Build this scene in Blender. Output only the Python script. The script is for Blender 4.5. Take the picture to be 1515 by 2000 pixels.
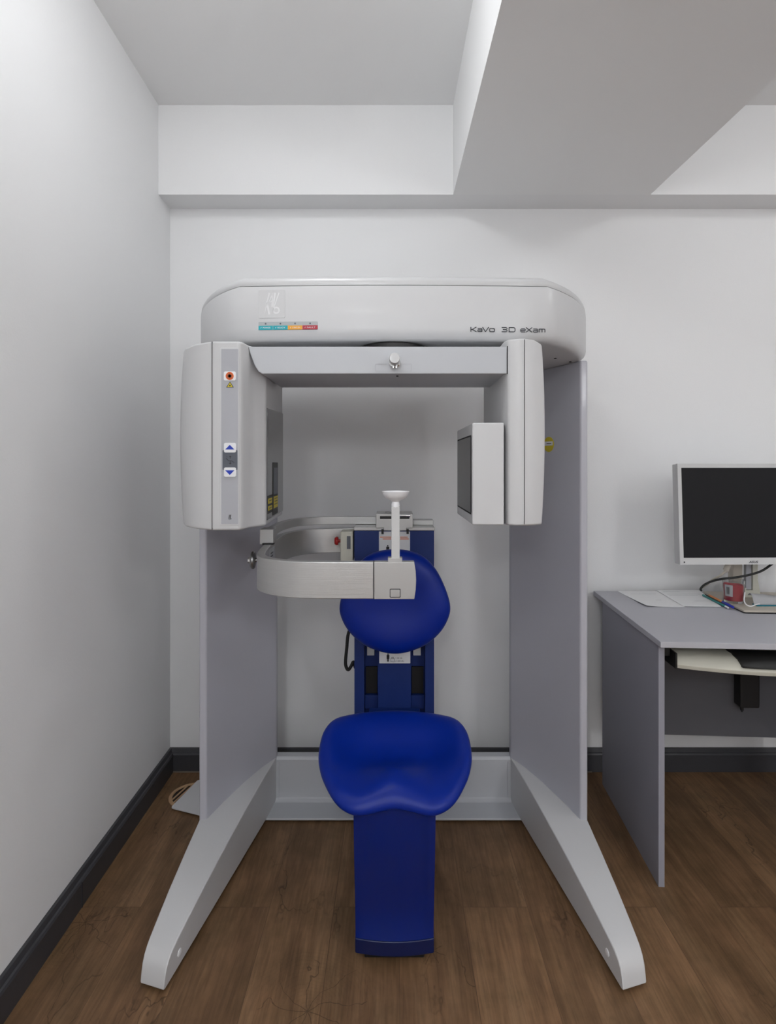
import bpy, bmesh, math, random
from mathutils import Vector, Matrix
random.seed(4)
for o in list(bpy.data.objects): bpy.data.objects.remove(o)
C = bpy.context.scene.collection
F, CX, CY, EYE = 1100.0, 768.0, 908.0, 1.27

# ---------------------------------------------------------------- camera
cam_d = bpy.data.cameras.new('camera'); cam = bpy.data.objects.new('camera', cam_d); C.objects.link(cam)
cam.location = (0, 0, EYE); cam.rotation_euler = (math.pi/2, 0, 0)
cam_d.sensor_fit = 'HORIZONTAL'; cam_d.sensor_width = 36; cam_d.lens = 36*F/1515
cam_d.shift_x = -(CX-757.5)/1515; cam_d.shift_y = -(1000-CY)/1515
cam_d.clip_start = 0.02
bpy.context.scene.camera = cam
# ---------------------------------------------------------------- world, exposure
w = bpy.data.worlds.new('world'); bpy.context.scene.world = w; w.use_nodes = True
w.node_tree.nodes['Background'].inputs[0].default_value = (0.8, 0.85, 1, 1)
w.node_tree.nodes['Background'].inputs[1].default_value = 0.15
vs = bpy.context.scene.view_settings
vs.view_transform = 'Standard'; vs.look = 'None'; vs.gamma = 1; vs.use_curve_mapping = False
vs.exposure = 0.28
LAMPS = [(-0.32, 1.15), (1.80, 1.15), (-0.32, -0.9), (1.80, -0.9)]   # opal dome lamps on the ceiling, x and y
LAMP_POWER = 13.5       # the two lamps over the scanner and the desk
REAR_POWER = 22.0       # the two lamps behind the camera
PENDANT_POWER = 27.0    # made-up globes added behind the camera as fill light
WINDOW_LIGHT = 0.1      # glow of a made-up window added behind the camera for fill

# ---------------------------------------------------------------- materials
def rgb(r, g, b):
    f = lambda c: (c/255/12.92) if c/255 <= 0.04045 else ((c/255+0.055)/1.055)**2.4
    return (f(r), f(g), f(b), 1)
def mat(name, col, rough=0.5, metal=0.0, coat=0.0, bump=0.0, bscale=200.0, var=0.0, spec=0.5, aniso=None):
    m = bpy.data.materials.new(name); m.use_nodes = True
    nt = m.node_tree; b = nt.nodes['Principled BSDF']
    b.inputs['Base Color'].default_value = col; b.inputs['Roughness'].default_value = rough
    b.inputs['Metallic'].default_value = metal; b.inputs['Coat Weight'].default_value = coat
    b.inputs['Coat Roughness'].default_value = 0.08
    b.inputs['Specular IOR Level'].default_value = spec
    tc = nt.nodes.new('ShaderNodeTexCoord')
    if bump or var:
        mp = nt.nodes.new('ShaderNodeMapping'); nt.links.new(tc.outputs['Object'], mp.inputs[0])
        if aniso: mp.inputs['Scale'].default_value = aniso
        n = nt.nodes.new('ShaderNodeTexNoise'); n.inputs['Scale'].default_value = bscale; n.inputs['Detail'].default_value = 4
        nt.links.new(mp.outputs[0], n.inputs['Vector'])
        if bump:
            bp = nt.nodes.new('ShaderNodeBump'); bp.inputs['Strength'].default_value = bump; bp.inputs['Distance'].default_value = 0.001
            nt.links.new(n.outputs['Fac'], bp.inputs['Height']); nt.links.new(bp.outputs[0], b.inputs['Normal'])
        if var:
            mr = nt.nodes.new('ShaderNodeMapRange'); mr.inputs['To Min'].default_value = 1-var; mr.inputs['To Max'].default_value = 1+var
            nt.links.new(n.outputs['Fac'], mr.inputs['Value'])
            mx = nt.nodes.new('ShaderNodeMix'); mx.data_type = 'RGBA'; mx.blend_type = 'MULTIPLY'; mx.inputs['Factor'].default_value = 1
            mx.inputs[6].default_value = col; nt.links.new(mr.outputs[0], mx.inputs[7]); nt.links.new(mx.outputs[2], b.inputs['Base Color'])
    return m
KNOTS = [(-1.855, 1.59, .12), (-1.20, 1.335, .13), (-.90, 1.50, .04)]
def wood_floor():
    m = bpy.data.materials.new('wood_floor'); m.use_nodes = True
    nt = m.node_tree; N = nt.nodes; L = nt.links; b = N['Principled BSDF']
    tc = N.new('ShaderNodeTexCoord')
    rot = N.new('ShaderNodeMapping'); rot.inputs['Rotation'].default_value = (0, 0, math.pi/2); rot.inputs['Location'].default_value = (-0.028, 0.06, 0)
    L.new(tc.outputs['Object'], rot.inputs[0])
    br = N.new('ShaderNodeTexBrick'); br.offset = 0.37; br.offset_frequency = 2
    br.inputs['Scale'].default_value = 1; br.inputs['Brick Width'].default_value = 1.22; br.inputs['Row Height'].default_value = 0.185
    br.inputs['Mortar Size'].default_value = 0.0009; br.inputs['Mortar Smooth'].default_value = 0.3; br.inputs['Bias'].default_value = 0
    br.inputs['Color1'].default_value = (0, 0, 0, 1); br.inputs['Color2'].default_value = (1, 1, 1, 1); br.inputs['Mortar'].default_value = (0.5, 0.5, 0.5, 1)
    L.new(rot.outputs[0], br.inputs['Vector'])
    # per plank offset for grain
    off = N.new('ShaderNodeVectorMath'); off.operation = 'MULTIPLY_ADD'
    L.new(br.outputs['Color'], off.inputs[0]); off.inputs[1].default_value = (3.1, 7.7, 5.3); L.new(tc.outputs['Object'], off.inputs[2])
    mp = N.new('ShaderNodeMapping'); mp.inputs['Scale'].default_value = (9, 1.1, 1); L.new(off.outputs[0], mp.inputs[0])
    n1 = N.new('ShaderNodeTexNoise'); n1.inputs['Scale'].default_value = 1.3; n1.inputs['Detail'].default_value = 6; n1.inputs['Distortion'].default_value = 1.6
    L.new(mp.outputs[0], n1.inputs['Vector'])
    mp2 = N.new('ShaderNodeMapping'); mp2.inputs['Scale'].default_value = (150, 9, 1); L.new(off.outputs[0], mp2.inputs[0])
    n2 = N.new('ShaderNodeTexNoise'); n2.inputs['Scale'].default_value = 1; n2.inputs['Detail'].default_value = 5; n2.inputs['Distortion'].default_value = 0.6
    L.new(mp2.outputs[0], n2.inputs['Vector'])
    n3 = N.new('ShaderNodeTexNoise'); n3.inputs['Scale'].default_value = 2.6; n3.inputs['Detail'].default_value = 3; L.new(off.outputs[0], n3.inputs['Vector'])
    # cracks
    mp4 = N.new('ShaderNodeMapping'); mp4.inputs['Scale'].default_value = (9, 4, 1); L.new(off.outputs[0], mp4.inputs[0])
    dn = N.new('ShaderNodeTexNoise'); dn.inputs['Scale'].default_value = 3; L.new(mp4.outputs[0], dn.inputs['Vector'])
    dv = N.new('ShaderNodeVectorMath'); dv.operation = 'MULTIPLY_ADD'; L.new(dn.outputs['Color'], dv.inputs[0]); dv.inputs[1].default_value = (0.9, 0.9, 0); L.new(mp4.outputs[0], dv.inputs[2])
    vo = N.new('ShaderNodeTexVoronoi'); vo.feature = 'DISTANCE_TO_EDGE'; vo.inputs['Scale'].default_value = 1.0; L.new(dv.outputs[0], vo.inputs['Vector'])
    cr = N.new('ShaderNodeValToRGB'); cr.color_ramp.elements[0].position = 0.0; cr.color_ramp.elements[0].color = (0.35, 0.35, 0.35, 1)
    cr.color_ramp.elements[1].position = 0.022; cr.color_ramp.elements[1].color = (1, 1, 1, 1); L.new(vo.outputs['Distance'], cr.inputs[0])
    cm = N.new('ShaderNodeValToRGB'); cm.color_ramp.elements[0].position = 0.52; cm.color_ramp.elements[0].color = (0, 0, 0, 1)
    cm.color_ramp.elements[1].position = 0.66; cm.color_ramp.elements[1].color = (0.9, 0.9, 0.9, 1); L.new(n3.outputs['Fac'], cm.inputs[0])
    ramp = N.new('ShaderNodeValToRGB'); e = ramp.color_ramp.elements
    e[0].position = 0.25; e[0].color = rgb(100, 75, 54); e[1].position = 0.8; e[1].color = rgb(138, 109, 82)
    e2 = e.new(0.5); e2.color = rgb(119, 91, 66)
    L.new(n1.outputs['Fac'], ramp.inputs[0])
    g = N.new('ShaderNodeMapRange'); g.inputs['From Min'].default_value = 0.3; g.inputs['From Max'].default_value = 0.7; g.inputs['To Min'].default_value = 0.80; g.inputs['To Max'].default_value = 1.18; L.new(n2.outputs['Fac'], g.inputs['Value'])
    def mul(a, bb, fac=1.0):
        x = N.new('ShaderNodeMix'); x.data_type = 'RGBA'; x.blend_type = 'MULTIPLY'; x.inputs['Factor'].default_value = fac
        L.new(a, x.inputs[6]); L.new(bb, x.inputs[7]); return x
    a = mul(ramp.outputs[0], g.outputs[0])
    n5 = N.new('ShaderNodeTexNoise'); n5.inputs['Scale'].default_value = 7; n5.inputs['Detail'].default_value = 8; n5.inputs['Roughness'].default_value = 0.7; L.new(off.outputs[0], n5.inputs['Vector'])
    bl = N.new('ShaderNodeValToRGB'); bl.color_ramp.elements[0].position = 0.3; bl.color_ramp.elements[0].color = (0.80, 0.82, 0.76, 1)
    bl.color_ramp.elements[1].position = 0.72; bl.color_ramp.elements[1].color = (1.28, 1.24, 1.22, 1); L.new(n5.outputs['Fac'], bl.inputs[0])
    a = mul(a.outputs[2], bl.outputs[0])
    pv = N.new('ShaderNodeMapRange'); pv.inputs['To Min'].default_value = 0.86; pv.inputs['To Max'].default_value = 1.14; L.new(br.outputs['Color'], pv.inputs['Value'])
    a = mul(a.outputs[2], pv.outputs[0])
    c = mul(a.outputs[2], cr.outputs[0]); L.new(cm.outputs[0], c.inputs['Factor'])
    def math_(op, a_, b_=None, c_=None):
        n_ = N.new('ShaderNodeMath'); n_.operation = op
        for i_, v_ in enumerate((a_, b_, c_)):
            if v_ is None: continue
            if isinstance(v_, (int, float)): n_.inputs[i_].default_value = v_
            else: L.new(v_, n_.inputs[i_])
        return n_.outputs[0]
    cur = c.outputs[2]
    sep = N.new('ShaderNodeSeparateXYZ'); L.new(tc.outputs['Object'], sep.inputs[0])
    wob = N.new('ShaderNodeTexNoise'); wob.inputs['Scale'].default_value = 9; wob.inputs['Detail'].default_value = 3; L.new(tc.outputs['Object'], wob.inputs['Vector'])
    for cxp, cyp, R_ in KNOTS:     # end grain figures with radial cracks
        dx = math_('SUBTRACT', sep.outputs[0], cxp); dy = math_('SUBTRACT', sep.outputs[1], cyp)
        rr = math_('SQRT', math_('ADD', math_('MULTIPLY', dx, dx), math_('MULTIPLY', dy, dy)))
        an = math_('ARCTAN2', dy, dx)
        an2 = math_('ADD', math_('MULTIPLY', an, 9.0/6.2832), math_('MULTIPLY', wob.outputs['Fac'], 2.2))
        fr_ = math_('ABSOLUTE', math_('SUBTRACT', math_('FRACT', an2), 0.5))
        arc = math_('MULTIPLY', fr_, math_('MULTIPLY', rr, 1.0))
        line = math_('LESS_THAN', arc, 0.0013)
        fall = math_('LESS_THAN', rr, math_('MULTIPLY', wob.outputs['Fac'], R_*1.9))
        ring = math_('MULTIPLY', math_('LESS_THAN', rr, R_*1.3), math_('LESS_THAN', math_('FRACT', math_('MULTIPLY', math_('ADD', rr, math_('MULTIPLY', wob.outputs['Fac'], .05)), 95.0)), 0.25))
        k_ = math_('ADD', math_('MULTIPLY', math_('MULTIPLY', line, fall), 0.5), math_('MULTIPLY', ring, 0.07))
        mm = N.new('ShaderNodeMix'); mm.data_type = 'RGBA'; L.new(k_, mm.inputs['Factor']); L.new(cur, mm.inputs[6]); mm.inputs[7].default_value = rgb(48, 34, 24); cur = mm.outputs[2]
    sm = N.new('ShaderNodeMix'); sm.data_type = 'RGBA'; L.new(math_('MULTIPLY', br.outputs['Fac'], 0.55), sm.inputs['Factor']); L.new(cur, sm.inputs[6]); sm.inputs[7].default_value = rgb(70, 52, 40)
    L.new(sm.outputs[2], b.inputs['Base Color'])
    b.inputs['Roughness'].default_value = 0.5; b.inputs['Specular IOR Level'].default_value = 0.35
    bp = N.new('ShaderNodeBump'); bp.inputs['Strength'].default_value = 0.15; bp.inputs['Distance'].default_value = 0.001
    L.new(n2.outputs['Fac'], bp.inputs['Height']); L.new(bp.outputs[0], b.inputs['Normal'])
    return m
M = dict(
    wall=mat('wall_paint', (0.875, 0.875, 0.88, 1), 0.85, bump=0.25, bscale=160, spec=0.2),
    ceil=mat('ceiling_paint', (0.91, 0.91, 0.91, 1), 0.9, spec=0.2),
    soffit=mat('soffit_paint', (0.90, 0.90, 0.90, 1), 0.9, spec=0.2),
    floor=wood_floor(),
    skirt=mat('charcoal_skirting', rgb(62, 62, 66), 0.45, bump=0.3, bscale=60, var=0.15, aniso=(1, 1, 12)),
    strip=mat('skirting_strip', rgb(120, 110, 100), 0.4),
    white=mat('white_gloss_shell', (0.63, 0.63, 0.638, 1), 0.42, coat=0.06, bump=0.03, bscale=500),
    whiteb=mat('white_powder_coat', (0.53, 0.545, 0.575, 1), 0.42, bump=0.08, bscale=700),
    lilac=mat('pale_lilac_column', (0.50, 0.50, 0.555, 1), 0.4, coat=0.15, bump=0.03, bscale=500),
    cover=mat('cover_shell', (0.62, 0.622, 0.63, 1), 0.3, coat=0.1),
    seam=mat('dark_seam', rgb(50, 50, 54), 0.7),
    alu=mat('brushed_aluminium', (0.58, 0.58, 0.575, 1), 0.36, metal=0.85, bump=0.25, bscale=1.0, var=0.08, aniso=(8, 8, 900)),
    alu2=mat('satin_aluminium', (0.52, 0.52, 0.515, 1), 0.42, metal=0.7, bump=0.1, bscale=600),
    chrome=mat('polished_steel', (0.7, 0.7, 0.7, 1), 0.18, metal=1),
    steel=mat('dark_steel', (0.25, 0.25, 0.25, 1), 0.35, metal=1),
    blue=mat('blue_polyurethane', (0.0, 0.018, 0.25, 1), 0.36, bump=0.12, bscale=900, spec=0.28),
    bluep=mat('blue_painted_steel', (0.0005, 0.020, 0.15, 1), 0.55, bump=0.05, bscale=800),
    blueg=mat('blue_gloss_plastic', (0.0005, 0.015, 0.17, 1), 0.12, coat=0.0, spec=0.45),
    blued=mat('dark_blue_plastic', (0.003, 0.010, 0.07, 1), 0.3),
    black=mat('black_plastic', (0.008, 0.008, 0.009, 1), 0.5),
    rubber=mat('black_rubber', (0.01, 0.01, 0.01, 1), 0.6),
    darkp=mat('dark_tinted_panel', rgb(62, 62, 64), 0.2, coat=0.3),
    screen=mat('detector_screen', rgb(30, 30, 32), 0.25, var=0.1, bscale=12),
    lcd=mat('monitor_screen', rgb(22, 22, 25), 0.55, spec=0.25),
    greyp=mat('grey_membrane', rgb(174, 175, 181), 0.45, bump=0.05, bscale=900),
    dgrey=mat('slate_membrane', rgb(88, 92, 102), 0.45),
    labelw=mat('white_label', (0.72, 0.72, 0.74, 1), 0.5),
    labelg=mat('pale_grey_label', rgb(176, 180, 182), 0.5),
    ink=mat('black_ink', (0.01, 0.01, 0.012, 1), 0.5),
    text=mat('charcoal_lettering', rgb(38, 40, 48), 0.4),
    pale=mat('white_lettering', (0.78, 0.78, 0.79, 1), 0.4),
    btn=mat('white_button', (0.85, 0.85, 0.87, 1), 0.35),
    bblue=mat('button_blue', (0.004, 0.035, 0.42, 1), 0.4),
    orange=mat('orange_dot', (0.75, 0.14, 0.02, 1), 0.4),
    yellow=mat('yellow_label', (0.62, 0.50, 0.02, 1), 0.5),
    teal=mat('teal_label', (0.0, 0.36, 0.42, 1), 0.4),
    amber=mat('amber_label', (0.80, 0.36, 0.02, 1), 0.4),
    red=mat('red_label', (0.42, 0.01, 0.03, 1), 0.4),
    redp=mat('red_button_plastic', (0.38, 0.01, 0.012, 1), 0.3),
    cream=mat('cream_plastic', rgb(205, 203, 190), 0.5),
    beige=mat('beige_plastic', rgb(190, 182, 170), 0.5),
    silver=mat('silver_plastic', rgb(205, 205, 205), 0.4),
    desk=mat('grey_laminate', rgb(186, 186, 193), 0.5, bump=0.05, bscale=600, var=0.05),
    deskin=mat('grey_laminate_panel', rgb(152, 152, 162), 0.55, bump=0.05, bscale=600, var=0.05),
    deskdk=mat('dark_grey_laminate', rgb(92, 92, 97), 0.6, var=0.05, bscale=600),  # laminate taken as darker, with under-desk shade also put into its colour
    paper=mat('white_paper', (0.95, 0.95, 0.96, 1), 0.8),
    pinkt=mat('red_wax', (0.62, 0.03, 0.05, 1), 0.5),
    tan=mat('tan_plastic', rgb(196, 160, 124), 0.6),
    tand=mat('dark_vent_well', rgb(40, 28, 20), 0.8),
    peno=mat('orange_pen', (0.8, 0.3, 0.1, 1), 0.35),
    penb=mat('blue_cap', (0.02, 0.03, 0.4, 1), 0.35),
    pent=mat('teal_pen', (0.01, 0.25, 0.24, 1), 0.35),
    peng=mat('grey_pen', rgb(90, 95, 105), 0.4),
    mask=mat('white_fabric', (0.80, 0.80, 0.82, 1), 0.9, bump=0.2, bscale=900),
    maskt=mat('teal_fabric', rgb(30, 120, 140), 0.9),
)
g = bpy.data.materials.new('clear_glass'); g.use_nodes = True
gb = g.node_tree.nodes['Principled BSDF']; gb.inputs['Transmission Weight'].default_value = 1; gb.inputs['Roughness'].default_value = 0.02; gb.inputs['IOR'].default_value = 1.45
M['glass'] = g
for nm_, key_, pw_ in (('lamp_diffuser', 'glow', LAMP_POWER), ('rear_lamp_diffuser', 'glowr', REAR_POWER), ('globe_diffuser', 'glowp', PENDANT_POWER)):
    em = bpy.data.materials.new(nm_); em.use_nodes = True
    eb = em.node_tree.nodes['Principled BSDF']; eb.inputs['Emission Color'].default_value = (.965, .985, 1, 1); eb.inputs['Emission Strength'].default_value = pw_
    M[key_] = em
wm = bpy.data.materials.new('frosted_daylight_pane'); wm.use_nodes = True
wb_ = wm.node_tree.nodes['Principled BSDF']; wb_.inputs['Emission Color'].default_value = (0.93, 0.96, 1, 1); wb_.inputs['Emission Strength'].default_value = WINDOW_LIGHT
M['pane'] = wm

# ---------------------------------------------------------------- helpers
def W(px, py, d): return Vector(((px-CX)*d/F, d, EYE-(py-CY)*d/F))
def tag(o, label=None, cat=None, group=None, kind=None):
    if label: o['label'] = label
    if cat: o['category'] = cat
    if group: o['group'] = group
    if kind: o['kind'] = kind
    return o
def thing(name, label, cat, loc=(0, 0, 0), group=None):
    o = bpy.data.objects.new(name, None); C.objects.link(o); o.location = loc; o.empty_display_size = 0.1
    return tag(o, label, cat, group)
def origin_of(p):
    v = Vector((0, 0, 0))
    while p is not None: v += Vector(p.location); p = p.parent
    return v
def obj(name, bm, m, parent=None, bevel=0, seg=3, smooth=35, label=None, sub=0):
    bmesh.ops.recalc_face_normals(bm, faces=bm.faces[:])
    me = bpy.data.meshes.new(name); 
    if parent is None:
        xs = [v.co for v in bm.verts]
        org = Vector(((min(v.x for v in xs)+max(v.x for v in xs))/2, (min(v.y for v in xs)+max(v.y for v in xs))/2, min(v.z for v in xs)))
    else: org = origin_of(parent)
    bmesh.ops.translate(bm, verts=bm.verts[:], vec=-org)
    bm.to_mesh(me); bm.free()
    o = bpy.data.objects.new(name, me); C.objects.link(o); me.materials.append(m)
    if parent is None: o.location = org
    else: o.parent = parent
    if smooth:
        me.polygons.foreach_set('use_smooth', [True]*len(me.polygons)); me.set_sharp_from_angle(angle=math.radians(smooth))
    if bevel:
        bv = o.modifiers.new('bevel', 'BEVEL'); bv.width = bevel; bv.segments = seg; bv.limit_method = 'ANGLE'; bv.angle_limit = math.radians(32); bv.harden_normals = True
    if sub:
        s = o.modifiers.new('sub', 'SUBSURF'); s.levels = sub; s.render_levels = sub
    if label: o['label'] = label
    return o
def bx(x0, x1, y0, y1, z0, z1, bm=None):
    bm = bm or bmesh.new()
    vs_ = [bm.verts.new((x, y, z)) for z in (z0, z1) for x, y in ((x0, y0), (x1, y0), (x1, y1), (x0, y1))]
    for f in ((3, 2, 1, 0), (4, 5, 6, 7), (0, 1, 5, 4), (1, 2, 6, 5), (2, 3, 7, 6), (3, 0, 4, 7)): bm.faces.new([vs_[i] for i in f])
    return bm
def prism(poly, a, b, axis='z', bm=None):
    """extrude a closed 2d polygon between a and b. axis z: poly=(x,y); y: poly=(x,z); x: poly=(y,z)"""
    bm = bm or bmesh.new()
    def pt(p, t): return (p[0], p[1], t) if axis == 'z' else ((p[0], t, p[1]) if axis == 'y' else (t, p[0], p[1]))
    A = [bm.verts.new(pt(p, a)) for p in poly]; B = [bm.verts.new(pt(p, b)) for p in poly]
    n = len(poly); bm.faces.new(A[::-1]); bm.faces.new(B)
    for i in range(n): bm.faces.new((A[i], A[(i+1) % n], B[(i+1) % n], B[i]))
    return bm
def hexa(p, bm=None):
    """8 points: 4 of one face in order, then the 4 matching"""
    bm = bm or bmesh.new(); v = [bm.verts.new(q) for q in p]
    for f in ((3, 2, 1, 0), (4, 5, 6, 7), (0, 1, 5, 4), (1, 2, 6, 5), (2, 3, 7, 6), (3, 0, 4, 7)): bm.faces.new([v[i] for i in f])
    return bm
def smoothpath(pts, n=8, closed=False):
    P = [Vector(p) for p in pts]; out = []; N_ = len(P)
    rng = range(N_ if closed else N_-1)
    for i in rng:
        p0 = P[(i-1) % N_] if (closed or i > 0) else P[0]*2-P[1]; p1 = P[i]; p2 = P[(i+1) % N_]
        p3 = P[(i+2) % N_] if (closed or i+2 < N_) else P[-1]*2-P[-2]
        for k in range(n):
            t = k/n
            out.append(0.5*((2*p1)+(p2-p0)*t+(2*p0-5*p1+4*p2-p3)*t*t+(3*p1-3*p2+p3-p0)*t**3))
    if not closed: out.append(P[-1])
    return out
def tube(pts, r, n=10, smooth=8, bm=None):
    bm = bm or bmesh.new(); P = smoothpath(pts, smooth) if smooth else [Vector(p) for p in pts]
    rings = []; up = Vector((0, 0, 1)); prev = None
    for i, p in enumerate(P):
        t = (P[min(i+1, len(P)-1)]-P[max(i-1, 0)]).normalized()
        if prev is None: a = t.cross(up if abs(t.z) < 0.9 else Vector((1, 0, 0))).normalized()
        else: a = (prev-t*prev.dot(t)).normalized()
        prev = a; b = t.cross(a); rr = r(i/(len(P)-1)) if callable(r) else r
        rings.append([bm.verts.new(p+(a*math.cos(2*math.pi*k/n)+b*math.sin(2*math.pi*k/n))*rr) for k in range(n)])
    for i in range(len(rings)-1):
        for k in range(n): bm.faces.new((rings[i][k], rings[i][(k+1) % n], rings[i+1][(k+1) % n], rings[i+1][k]))
    bm.faces.new(rings[0][::-1]); bm.faces.new(rings[-1]); return bm
def lathe(prof, c, axis=(0, 0, 1), n=40, bm=None):
    """prof: (radius, height) list along axis from c"""
    bm = bm or bmesh.new(); ax = Vector(axis).normalized(); c = Vector(c)
    a = ax.cross(Vector((0, 0, 1)) if abs(ax.z) < 0.9 else Vector((1, 0, 0))).normalized(); b = ax.cross(a)
    rings = []
    for r, h in prof:
        if r < 1e-6: rings.append([bm.verts.new(c+ax*h)])
        else: rings.append([bm.verts.new(c+ax*h+(a*math.cos(2*math.pi*k/n)+b*math.sin(2*math.pi*k/n))*r) for k in range(n)])
    for i in range(len(rings)-1):
        A, B = rings[i], rings[i+1]
        for k in range(n):
            k2 = (k+1) % n
            if len(A) == 1 and len(B) == 1: continue
            if len(A) == 1: bm.faces.new((A[0], B[k2], B[k]))
            elif len(B) == 1: bm.faces.new((A[k], A[k2], B[0]))
            else: bm.faces.new((A[k], A[k2], B[k2], B[k]))
    if len(rings[0]) > 1: bm.faces.new(rings[0][::-1])
    if len(rings[-1]) > 1: bm.faces.new(rings[-1])
    return bm
def frame(o, u, v):
    """point maker on a plane: origin o, unit u (right), unit v (up); third = outward"""
    o, u, v = Vector(o), Vector(u).normalized(), Vector(v).normalized(); n = u.cross(v)
    return lambda a, b, h=0: o+u*a+v*b+n*h
def plate(fr, poly, h0, h1, bm=None):
    """flat polygon plate on a frame"""
    bm = bm or bmesh.new(); A = [bm.verts.new(fr(a, b, h0)) for a, b in poly]; B = [bm.verts.new(fr(a, b, h1)) for a, b in poly]; n = len(poly)
    bm.faces.new(A[::-1]); bm.faces.new(B)
    for i in range(n): bm.faces.new((A[i], A[(i+1) % n], B[(i+1) % n], B[i]))
    return bm
def rrect(x0, x1, y0, y1, r, n=5):
    out = []
    for cx, cy, a0 in ((x1-r, y1-r, 0), (x0+r, y1-r, 90), (x0+r, y0+r, 180), (x1-r, y0+r, 270)):
        for k in range(n+1):
            a = math.radians(a0+90*k/n); out.append((cx+r*math.cos(a), cy+r*math.sin(a)))
    return out
def circ(cx, cy, r, n=24): return [(cx+r*math.cos(2*math.pi*k/n), cy+r*math.sin(2*math.pi*k/n)) for k in range(n)]
def text(body, fr, x0, x1, y0, y1, h, m, parent, name='lettering', shear=0, bold=0):
    cu = bpy.data.curves.new('t', 'FONT'); cu.body = body; cu.shear = shear; cu.offset = bold; cu.resolution_u = 4
    to = bpy.data.objects.new('t', cu); C.objects.link(to)
    dg = bpy.context.evaluated_depsgraph_get(); me = bpy.data.meshes.new_from_object(to.evaluated_get(dg))
    bpy.data.objects.remove(to)
    bm = bmesh.new(); bm.from_mesh(me); bpy.data.meshes.remove(me)
    ax = [v.co.x for v in bm.verts]; ay = [v.co.y for v in bm.verts]
    sx = (x1-x0)/(max(ax)-min(ax)); sy = (y1-y0)/(max(ay)-min(ay)); mx, my = min(ax), min(ay)
    for v in bm.verts: v.co = fr(x0+(v.co.x-mx)*sx, y0+(v.co.y-my)*sy, h)
    return obj(name, bm, m, parent, smooth=0)

# ================================================================ ROOM
BW = 2.348            # back wall depth
XL = -0.93            # left wall at the back corner
XR, YB = 3.2, -2.4
def st(name, bm, m, **k): return tag(obj(name, bm, m, **k), kind='structure')
slope = 0.024/1.05    # left wall runs in slightly towards the camera
xl = lambda y: XL+(BW-y)*slope
st('floor', bx(-1.3, XR+.1, YB-.1, BW+.1, -0.05, 0), M['floor'], smooth=0)
st('wall_back', bx(-1.3, XR+.1, BW, BW+.1, 0, 2.8), M['wall'], smooth=0)
st('wall_left', hexa([(xl(YB), YB, 0), (xl(BW), BW, 0), (-1.3, BW, 0), (-1.3, YB, 0), (xl(YB), YB, 2.8), (xl(BW), BW, 2.8), (-1.3, BW, 2.8), (-1.3, YB, 2.8)]), M['wall'], smooth=0)
st('wall_right', bx(XR, XR+.1, YB, BW, 0, 2.8), M['wall'], smooth=0)
st('wall_front', bx(-1.3, XR+.1, YB-.1, YB, 0, 2.8), M['wall'], smooth=0)
st('ceiling', bx(-1.3, XR+.1, YB-.1, BW+.1, 2.69, 2.8), M['ceil'], smooth=0)
# beam along the back wall, and the deep beam running towards the camera
st('trim_1', bx(-0.945, XR, 2.223, BW, 2.337, 2.69), M['wall'], smooth=0)
st('trim_2', prism([(.236, 2.223), (.236-(2.223-YB)*-.014, YB), (1.014+(2.223-YB)*.055, YB), (1.014, 2.223)], 2.337, 2.69), M['soffit'], smooth=0)
wf = bmesh.new()  # unseen window added as a faint frontal fill light
for r in ((-.6, -.54, .9, 2.2), (1.94, 2.0, .9, 2.2), (-.54, 1.94, .9, .96), (-.54, 1.94, 2.14, 2.2), (.67, .73, .96, 2.14)): bx(r[0], r[1], YB, YB+.05, r[2], r[3], wf)
w1 = st('window_1', wf, M['btn'], smooth=0)
obj('pane', bx(-.54, .67, YB+.01, YB+.02, .96, 2.14), M['pane'], w1, smooth=0)
obj('pane', bx(.73, 1.94, YB+.01, YB+.02, .96, 2.14), M['pane'], w1, smooth=0)
def skirting(name, a, b, n, joint=()):
    """a,b: ends on the wall line (x,y); n: unit normal into the room"""
    prof = [(0, 0), (.020, 0), (.020, .070), (.017, .076), (.012, .078), (.008, .092), (0, .093)]
    bm = bmesh.new(); R = []
    for p in (a, b): R.append([bm.verts.new((p[0]+n[0]*t, p[1]+n[1]*t, z)) for t, z in prof])
    k = len(prof)
    for i in range(k): bm.faces.new((R[0][i], R[0][(i+1) % k], R[1][(i+1) % k], R[1][i]))
    bm.faces.new(R[0]); bm.faces.new(R[1][::-1])
    return st(name, bm, M['skirt'], smooth=0)
skirting('baseboard_back', (xl(BW), BW), (XR, BW), (0, -1))
skirting('baseboard_left', (xl(YB), YB), (xl(BW), BW), (1, slope))
sb = st('baseboard_joint', bx(xl(1.62)+.0185, xl(1.62)+.0215, 1.615, 1.618, 0.0, .072), M['seam'], smooth=0); sb.name = 'trim_3'
st('trim_4', bx(xl(BW)+.02, .82, BW-.0235, BW-.020, 0.0, .004), M['strip'], smooth=0)

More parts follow.
